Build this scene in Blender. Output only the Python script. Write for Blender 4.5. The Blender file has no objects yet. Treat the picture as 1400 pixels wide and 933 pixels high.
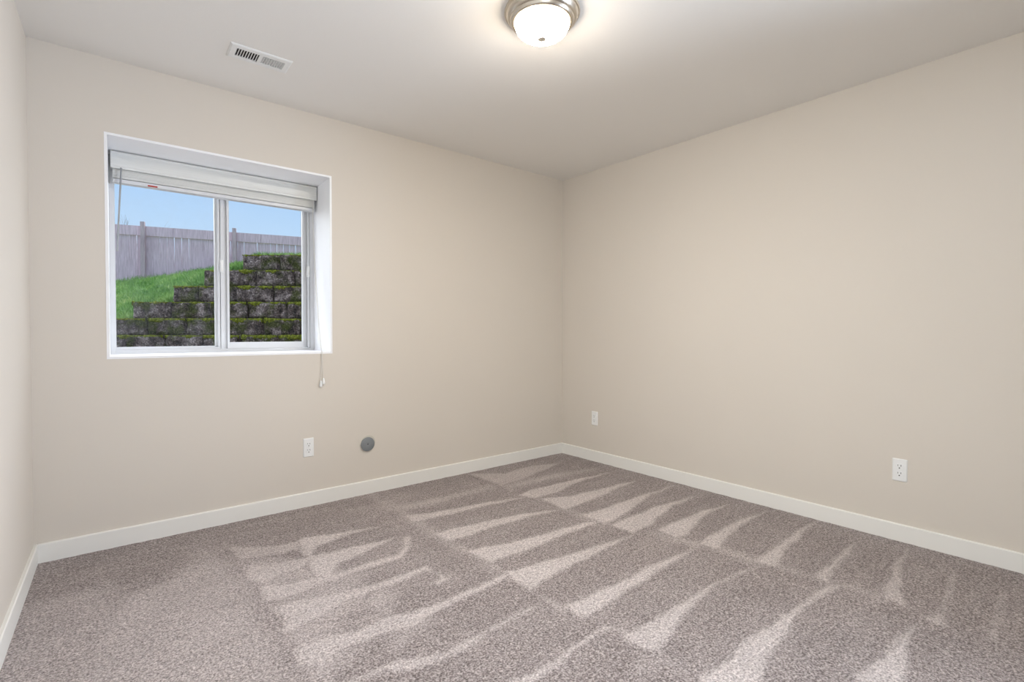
import bpy, bmesh, math, random
import numpy as np
from mathutils import Vector, Matrix, noise

random.seed(7)
SC = bpy.context.scene
COL = SC.collection

# ------------------------------------------------------------------ camera
CAM = Vector((-3.113, -3.1758, 1.0869))
YAW, PITCH, ROLL, FOC = 0.89754, -0.018516, 0.001656, 672.244
fwd = Vector((math.cos(YAW) * math.cos(PITCH), math.sin(YAW) * math.cos(PITCH), math.sin(PITCH)))
r0 = Vector((math.sin(YAW), -math.cos(YAW), 0.0))
u0 = r0.cross(fwd)
rgt = r0 * math.cos(ROLL) + u0 * math.sin(ROLL)
upv = u0 * math.cos(ROLL) - r0 * math.sin(ROLL)
cam_data = bpy.data.cameras.new('camera')
cam_data.sensor_fit = 'HORIZONTAL'
cam_data.sensor_width = 36.0
cam_data.lens = FOC / 1400.0 * 36.0
cam_data.clip_start = 0.02
cam_data.clip_end = 200.0
cam = bpy.data.objects.new('camera', cam_data)
COL.objects.link(cam)
cam.matrix_world = Matrix(((rgt.x, upv.x, -fwd.x, CAM.x), (rgt.y, upv.y, -fwd.y, CAM.y),
                           (rgt.z, upv.z, -fwd.z, CAM.z), (0, 0, 0, 1)))
SC.camera = cam

# ------------------------------------------------------------------ exposure
SC.view_settings.view_transform = 'Standard'
SC.view_settings.look = 'None'
SC.view_settings.gamma = 1.0
SC.view_settings.use_curve_mapping = False
SC.view_settings.exposure = 0.0

# ------------------------------------------------------------------ sky
world = bpy.data.worlds.new('sky')
SC.world = world
world.use_nodes = True
wn, wl = world.node_tree.nodes, world.node_tree.links
wn.clear()
wo = wn.new('ShaderNodeOutputWorld')
bg = wn.new('ShaderNodeBackground')
tc = wn.new('ShaderNodeTexCoord')
sep = wn.new('ShaderNodeSeparateXYZ')
rmp = wn.new('ShaderNodeValToRGB')
nz = wn.new('ShaderNodeTexNoise')
mx = wn.new('ShaderNodeMix')
mx.data_type = 'RGBA'
cr = wn.new('ShaderNodeValToRGB')
wl.new(tc.outputs['Generated'], sep.inputs[0])
wl.new(sep.outputs['Z'], rmp.inputs[0])
e = rmp.color_ramp.elements
e[0].position = 0.0
e[0].color = (0.74, 0.82, 0.92, 1)
e[1].position = 0.9
e[1].color = (0.25, 0.42, 0.80, 1)
for p_, c_ in ((0.16, (0.52, 0.72, 0.95, 1)), (0.30, (0.38, 0.61, 0.94, 1)), (0.5, (0.33, 0.53, 0.88, 1))):
    q_ = rmp.color_ramp.elements.new(p_)
    q_.color = c_
nz.inputs['Scale'].default_value = 3.0
nz.inputs['Detail'].default_value = 5.0
wl.new(tc.outputs['Generated'], nz.inputs['Vector'])
wl.new(nz.outputs[0], cr.inputs[0])
cr.color_ramp.elements[0].position = 0.5
cr.color_ramp.elements[0].color = (0, 0, 0, 1)
cr.color_ramp.elements[1].position = 0.8
cr.color_ramp.elements[1].color = (0.12, 0.12, 0.12, 1)
wl.new(cr.outputs[0], mx.inputs[0])
wl.new(rmp.outputs[0], mx.inputs[6])
mx.inputs[7].default_value = (0.85, 0.88, 0.92, 1)
wl.new(mx.outputs[2], bg.inputs[0])
bg.inputs[1].default_value = 1.0
wl.new(bg.outputs[0], wo.inputs[0])


def lamp(name, kind, loc, target, energy, color, **kw):
    d = bpy.data.lights.new(name, kind)
    d.energy = energy
    d.color = color
    for k, v in kw.items():
        setattr(d, k, v)
    o = bpy.data.objects.new(name, d)
    COL.objects.link(o)
    o.location = loc
    dv = Vector(target) - Vector(loc)
    o.rotation_euler = dv.to_track_quat('-Z', 'Y').to_euler()
    return o


# bright hazy sun over the fence, coming in through the window
lamp('sun', 'SUN', (-2.0, 8.0, 6.0), (-2.4, 0.0, -0.6), 8.8, (0.96, 0.985, 1.0), angle=math.radians(150))
# added fill lamps out of view, standing in for daylight from the house
lamp('fill_left_wall', 'AREA', (-0.02, -3.62, 1.30), (-3.43, -2.2, 1.75), 57.0, (0.69, 0.81, 1.0),
     spread=math.radians(90),
     shape='RECTANGLE', size=0.95, size_y=1.7)
lamp('fill_right_wall', 'AREA', (-2.75, -4.05, 1.15), (-0.1, -1.5, 0.95), 20.0, (0.88, 0.96, 1.0),
     spread=math.radians(105),
     shape='RECTANGLE', size=1.5, size_y=1.9)

# ------------------------------------------------------------------ helpers
def lin(*c):
    return tuple(((x / 255.0) / 12.92 if x / 255.0 <= 0.04045 else ((x / 255.0 + 0.055) / 1.055) ** 2.4) for x in c) + (1.0,)


class Mat:
    def __init__(self, name, color=(0.8, 0.8, 0.8, 1), rough=0.6, metal=0.0, spec=0.5):
        self.m = bpy.data.materials.new(name)
        self.m.use_nodes = True
        self.n, self.l = self.m.node_tree.nodes, self.m.node_tree.links
        self.b = self.n['Principled BSDF']
        self.b.inputs['Base Color'].default_value = color
        self.b.inputs['Roughness'].default_value = rough
        self.b.inputs['Metallic'].default_value = metal
        self.b.inputs['Specular IOR Level'].default_value = spec
        self.tc = None

    def coord(self, scale=(1, 1, 1), rot=(0, 0, 0)):
        if not self.tc:
            self.tc = self.n.new('ShaderNodeTexCoord')
        mp = self.n.new('ShaderNodeMapping')
        mp.inputs['Scale'].default_value = scale
        mp.inputs['Rotation'].default_value = rot
        self.l.new(self.tc.outputs['Object'], mp.inputs[0])
        return mp.outputs[0]

    def noise(self, scale, detail=3.0, rough=0.5, vec=None, dist=0.0):
        t = self.n.new('ShaderNodeTexNoise')
        t.inputs['Scale'].default_value = scale
        t.inputs['Detail'].default_value = detail
        t.inputs['Roughness'].default_value = rough
        t.inputs['Distortion'].default_value = dist
        self.l.new(vec or self.coord(), t.inputs['Vector'])
        return t.outputs[0]

    def ramp(self, fac, stops, interp='LINEAR'):
        r = self.n.new('ShaderNodeValToRGB')
        r.color_ramp.interpolation = interp
        el = r.color_ramp.elements
        while len(el) < len(stops):
            el.new(0.5)
        for k, (p, c) in enumerate(stops):
            el[k].position = p
            el[k].color = c if len(c) == 4 else tuple(c) + (1,)
        self.l.new(fac, r.inputs[0])
        return r.outputs[0]

    def mix(self, fac, a, b, mode='MIX'):
        m = self.n.new('ShaderNodeMix')
        m.data_type = 'RGBA'
        m.blend_type = mode
        for s, v in ((0, fac), (6, a), (7, b)):
            if isinstance(v, (int, float)):
                m.inputs[s].default_value = v
            elif isinstance(v, tuple):
                m.inputs[s].default_value = v
            else:
                self.l.new(v, m.inputs[s])
        return m.outputs[2]

    def math(self, op, a, b=0.0):
        m = self.n.new('ShaderNodeMath')
        m.operation = op
        for s, v in ((0, a), (1, b)):
            if isinstance(v, (int, float)):
                m.inputs[s].default_value = v
            else:
                self.l.new(v, m.inputs[s])
        return m.outputs[0]

    def color(self, sock):
        self.l.new(sock, self.b.inputs['Base Color'])
        return self

    def bump(self, h, strength=0.3, dist=0.01):
        b = self.n.new('ShaderNodeBump')
        b.inputs['Strength'].default_value = strength
        b.inputs['Distance'].default_value = dist
        self.l.new(h, b.inputs['Height'])
        self.l.new(b.outputs[0], self.b.inputs['Normal'])
        return self


def tag(o, label=None, cat=None, group=None, kind=None):
    if label:
        o['label'] = label
    if cat:
        o['category'] = cat
    if group:
        o['group'] = group
    if kind:
        o['kind'] = kind
    return o


def obj(name, bm, mat, parent=None, smooth=False, bevel=0.0, loc=None):
    me = bpy.data.meshes.new(name)
    if bevel > 0:
        bmesh.ops.remove_doubles(bm, verts=bm.verts, dist=1e-6)
        eds = [e_ for e_ in bm.edges if len(e_.link_faces) == 2 and e_.calc_face_angle(0) > 0.6]
        bmesh.ops.bevel(bm, geom=eds, offset=bevel, segments=2, affect='EDGES', profile=0.7, clamp_overlap=True)
    bmesh.ops.recalc_face_normals(bm, faces=bm.faces)
    bm.to_mesh(me)
    bm.free()
    if isinstance(mat, (list, tuple)):
        for m_ in mat:
            me.materials.append(m_.m)
    else:
        me.materials.append(mat.m)
    if smooth:
        for p in me.polygons:
            p.use_smooth = True
        try:
            me.set_sharp_from_angle(angle=math.radians(38))
        except Exception:
            pass
    o = bpy.data.objects.new(name, me)
    COL.objects.link(o)
    if loc is not None:
        o.location = loc
    if parent:
        o.parent = parent
    return o


def empty(name, loc, rotz=0.0):
    o = bpy.data.objects.new(name, None)
    COL.objects.link(o)
    o.location = loc
    o.rotation_euler = (0, 0, rotz)
    o.empty_display_size = 0.05
    return o


def box(bm, x0, y0, z0, x1, y1, z1, M=None):
    vs = [bm.verts.new(Vector(c)) for c in ((x0, y0, z0), (x1, y0, z0), (x1, y1, z0), (x0, y1, z0),
                                              (x0, y0, z1), (x1, y0, z1), (x1, y1, z1), (x0, y1, z1))]
    if M is not None:
        for v in vs:
            v.co = M @ v.co
    for f in ((0, 3, 2, 1), (4, 5, 6, 7), (0, 1, 5, 4), (1, 2, 6, 5), (2, 3, 7, 6), (3, 0, 4, 7)):
        bm.faces.new([vs[i] for i in f])
    return vs


def boxes(*bs):
    bm = bmesh.new()
    for b in bs:
        box(bm, *b)
    return bm


def prism(poly, axis, a, b, bm=None):
    """extrude a 2-D polygon along an axis ('x','y','z') from a to b"""
    bm = bm or bmesh.new()
    def P(u, v, w):
        return {'x': (w, u, v), 'y': (u, w, v), 'z': (u, v, w)}[axis]
    A = [bm.verts.new(P(u, v, a)) for u, v in poly]
    B = [bm.verts.new(P(u, v, b)) for u, v in poly]
    n = len(poly)
    bm.faces.new(A)
    bm.faces.new(B[::-1])
    for i in range(n):
        bm.faces.new((A[i], B[i], B[(i + 1) % n], A[(i + 1) % n]))
    return bm


def lathe(prof, seg=48, bm=None, M=None):
    """revolve (r, z) profile about z"""
    bm = bm or bmesh.new()
    rings = []
    for r, z in prof:
        if r < 1e-6:
            rings.append([bm.verts.new((0, 0, z))])
        else:
            rings.append([bm.verts.new((r * math.cos(2 * math.pi * k / seg), r * math.sin(2 * math.pi * k / seg), z)) for k in range(seg)])
    for a, b in zip(rings[:-1], rings[1:]):
        for k in range(seg):
            k2 = (k + 1) % seg
            if len(a) == 1 and len(b) > 1:
                bm.faces.new((a[0], b[k], b[k2]))
            elif len(b) == 1 and len(a) > 1:
                bm.faces.new((a[k], a[k2], b[0]))
            elif len(a) > 1:
                bm.faces.new((a[k], a[k2], b[k2], b[k]))
    if M is not None:
        for ring in rings:
            for v in ring:
                v.co = M @ v.co
    return bm


def tube(bm, pts, rad, seg=8):
    """round tube through points; rad is a number or a list"""
    pts = [Vector(p) for p in pts]
    rs = rad if isinstance(rad, (list, tuple)) else [rad] * len(pts)
    rings = []
    ref = Vector((0.31, 0.17, 0.93)).normalized()
    for i, p in enumerate(pts):
        d = (pts[min(i + 1, len(pts) - 1)] - pts[max(i - 1, 0)]).normalized()
        a = d.cross(ref)
        if a.length < 1e-3:
            a = d.cross(Vector((1, 0, 0)))
        a.normalize()
        b = d.cross(a)
        rings.append([bm.verts.new(p + (a * math.cos(2 * math.pi * k / seg) + b * math.sin(2 * math.pi * k / seg)) * rs[i]) for k in range(seg)])
    for a, b in zip(rings[:-1], rings[1:]):
        for k in range(seg):
            bm.faces.new((a[k], a[(k + 1) % seg], b[(k + 1) % seg], b[k]))
    bm.faces.new(rings[0][::-1])
    bm.faces.new(rings[-1])
    return bm


# ------------------------------------------------------------------ materials
WALL_C = lin(216, 208, 198)
m_wall = Mat('wall_paint_beige', WALL_C, 0.85, spec=0.25)
v_ = m_wall.noise(1.2, 2)
m_wall.color(m_wall.mix(v_, lin(214, 206, 195), lin(218, 210, 199)))
m_wall.bump(m_wall.noise(160, 2, 0.6), 0.12, 0.002)
m_ceil = Mat('ceiling_paint', lin(236, 233, 228), 0.9, spec=0.2)
m_ceil.bump(m_ceil.noise(140, 2, 0.6), 0.15, 0.002)
m_trim = Mat('white_trim_paint', lin(236, 234, 228), 0.45)
m_trim.bump(m_trim.noise(60, 2), 0.03, 0.001)
m_vinyl = Mat('white_vinyl', lin(244, 245, 247), 0.35)
m_vinyl.color(m_vinyl.mix(m_vinyl.noise(14, 2), lin(214, 215, 217), lin(221, 222, 224)))
m_liner = Mat('white_reveal_paint', lin(243, 243, 244), 0.5)
m_liner.bump(m_liner.noise(90, 2), 0.05, 0.001)
m_slat = Mat('blind_white', lin(226, 226, 222), 0.5)
m_slat.color(m_slat.mix(m_slat.noise(3.0, 3, vec=m_slat.coord((0.6, 8, 60))), lin(214, 214, 210), lin(236, 236, 232)))
m_plate = Mat('white_plastic_plate', lin(238, 238, 236), 0.35)
m_dark = Mat('dark_slot', lin(38, 36, 36), 0.6)
m_nickel = Mat('brushed_nickel', lin(204, 196, 183), 0.28, metal=1.0)
m_nickel.bump(m_nickel.noise(40, 3, vec=m_nickel.coord((1, 1, 30))), 0.05, 0.001)
m_grey = Mat('grey_plastic_cap', lin(128, 132, 134), 0.5)
m_grey.color(m_grey.mix(m_grey.noise(40, 3), lin(120, 124, 127), lin(136, 139, 141)))
m_ringm = Mat('putty_ring', lin(196, 192, 180), 0.7)
m_vent = Mat('vent_enamel', lin(232, 232, 230), 0.4)
m_duct = Mat('duct_inside', lin(48, 48, 50), 0.7)
m_red = Mat('red_label', lin(176, 60, 48), 0.6)
m_wand = Mat('clear_wand', lin(150, 152, 154), 0.25)
m_cord = Mat('white_cord', lin(222, 220, 214), 0.8)
m_ext = Mat('exterior_siding', lin(170, 165, 158), 0.8)

m_bowl = Mat('alabaster_glass', (0.95, 0.9, 0.8, 1), 0.35)
# brightest where the bulbs sit behind the glass, dimmer towards the rim
a_ = m_bowl.noise(9, 4, 0.6, dist=2.0)
al_ = m_bowl.ramp(a_, [(0.3, (1.0, 0.92, 0.81, 1)), (0.7, (1.0, 0.975, 0.93, 1))])
gd_ = m_bowl.n.new('ShaderNodeVectorMath')
gd_.operation = 'LENGTH'
m_bowl.l.new(m_bowl.coord((1, 1, 0)), gd_.inputs[0])
fo_ = m_bowl.ramp(m_bowl.math('MULTIPLY', gd_.outputs['Value'], 8.5), [(0.55, (1, 1, 1, 1)), (0.99, (0.05, 0.036, 0.018, 1))])
m_bowl.l.new(m_bowl.mix(1.0, al_, fo_, 'MULTIPLY'), m_bowl.b.inputs['Emission Color'])
m_bowl.b.inputs['Emission Strength'].default_value = 302.0

# carpet: the nap (which way the pile lies) is an attribute of the pile itself
m_carpet = Mat('cut_pile_carpet', (0.4, 0.36, 0.33, 1), 0.95, spec=0.1)
at = m_carpet.n.new('ShaderNodeAttribute')
at.attribute_name = 'nap'
f1 = m_carpet.noise(150, 2, 0.7)
f2 = m_carpet.noise(70, 3, 0.6)
f3 = m_carpet.noise(330, 1, 0.6)
f4 = m_carpet.noise(5, 3, 0.6)
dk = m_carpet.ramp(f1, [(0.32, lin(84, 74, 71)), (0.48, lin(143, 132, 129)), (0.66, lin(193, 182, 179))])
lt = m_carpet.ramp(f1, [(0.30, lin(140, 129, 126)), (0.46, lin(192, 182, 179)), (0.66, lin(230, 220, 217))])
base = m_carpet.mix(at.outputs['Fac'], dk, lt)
sp = m_carpet.ramp(f2, [(0.34, (0.70, 0.69, 0.69, 1)), (0.5, (1, 1, 1, 1)), (0.66, (1.18, 1.18, 1.18, 1))])
base = m_carpet.mix(1.0, base, sp, 'MULTIPLY')
sp2 = m_carpet.ramp(f4, [(0.35, (0.94, 0.94, 0.94, 1)), (0.65, (1.05, 1.05, 1.05, 1))])
base = m_carpet.mix(1.0, base, sp2, 'MULTIPLY')
m_carpet.color(base)
m_carpet.bump(m_carpet.math('ADD', f1, m_carpet.math('MULTIPLY', f2, 1.4)), 0.8, 0.006)
m_carpet.b.inputs['Sheen Weight'].default_value = 0.15

# ------------------------------------------------------------------ room shell
H = 2.44
XL = -3.4369
YB = -4.15
A_R = 0.02615            # the right wall is not quite square to the window wall
T = 0.15
WX0, WX1, WZ0, WZ1 = -3.1531, -2.0624, 0.9590, 2.0636     # clear window opening
WD = 0.42                # thickness of the foundation wall
LT = 0.012               # liner thickness


def rx(y):
    return -y * math.tan(A_R)


# back wall with the window hole
hx0, hx1, hz0, hz1 = WX0 - LT, WX1 + LT, WZ0 - LT, WZ1 + LT
bm = bmesh.new()
xs = [XL - T, hx0, hx1, 0.3]
zs = [-0.1, hz0, hz1, H + 0.1]
gv = {}
for j, y in enumerate((0.0, WD)):
    for i, x in enumerate(xs):
        for k, z in enumerate(zs):
            gv[i, j, k] = bm.verts.new((x, y, z))
for j in (0, 1):
    for i in range(3):
        for k in range(3):
            if (i, k) != (1, 1):
                bm.faces.new((gv[i, j, k], gv[i + 1, j, k], gv[i + 1, j, k + 1], gv[i, j, k + 1]))
for i in range(3):
    for k in (0, 3):
        bm.faces.new((gv[i, 0, k], gv[i + 1, 0, k], gv[i + 1, 1, k], gv[i, 1, k]))
for k in range(3):
    for i in (0, 3):
        bm.faces.new((gv[i, 0, k], gv[i, 0, k + 1], gv[i, 1, k + 1], gv[i, 1, k]))
for a, b in (((1, 1), (2, 1)), ((2, 1), (2, 2)), ((2, 2), (1, 2)), ((1, 2), (1, 1))):
    bm.faces.new((gv[a[0], 0, a[1]], gv[b[0], 0, b[1]], gv[b[0], 1, b[1]], gv[a[0], 1, a[1]]))
tag(obj('wall_back', bm, m_wall), kind='structure')
# right wall
tag(obj('wall_right', prism([(rx(0.0), 0.0), (rx(YB - T), YB - T), (rx(YB - T) + T, YB - T), (rx(0) + T, 0.0)], 'z', -0.1, H + 0.1), m_wall), kind='structure')
tag(obj('wall_left', boxes((XL - T, YB - T, -0.1, XL, 0.0, H + 0.1)), m_wall), kind='structure')
tag(obj('wall_front', boxes((XL, YB - T, -0.1, rx(YB), YB, H + 0.1)), m_wall), kind='structure')

# ceiling with the duct opening for the register
VX, VY, VW, VD = -2.557, -0.475, 0.232, 0.094
bm = bmesh.new()
xs = [XL, VX - VW / 2, VX + VW / 2, 0.15]
ys = [YB, VY - VD / 2, VY + VD / 2, 0.0]
g2 = {}
for k, z in enumerate((H, H + 0.12)):
    for i, x in enumerate(xs):
        for j, y in enumerate(ys):
            xx = x if i < 3 else rx(y)
            g2[i, j, k] = bm.verts.new((xx, y, z))
for k in (0, 1):
    for i in range(3):
        for j in range(3):
            if (i, j) != (1, 1):
                bm.faces.new((g2[i, j, k], g2[i + 1, j, k], g2[i + 1, j + 1, k], g2[i, j + 1, k]))
for a, b in (((1, 1), (2, 1)), ((2, 1), (2, 2)), ((2, 2), (1, 2)), ((1, 2), (1, 1))):
    bm.faces.new((g2[a[0], a[1], 0], g2[b[0], b[1], 0], g2[b[0], b[1], 1], g2[a[0], a[1], 1]))
for i in range(3):
    for j in (0, 3):
        bm.faces.new((g2[i, j, 0], g2[i + 1, j, 0], g2[i + 1, j, 1], g2[i, j, 1]))
for j in range(3):
    for i in (0, 3):
        bm.faces.new((g2[i, j, 0], g2[i, j + 1, 0], g2[i, j + 1, 1], g2[i, j, 1]))
tag(obj('ceiling', bm, m_ceil), kind='structure')

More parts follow.
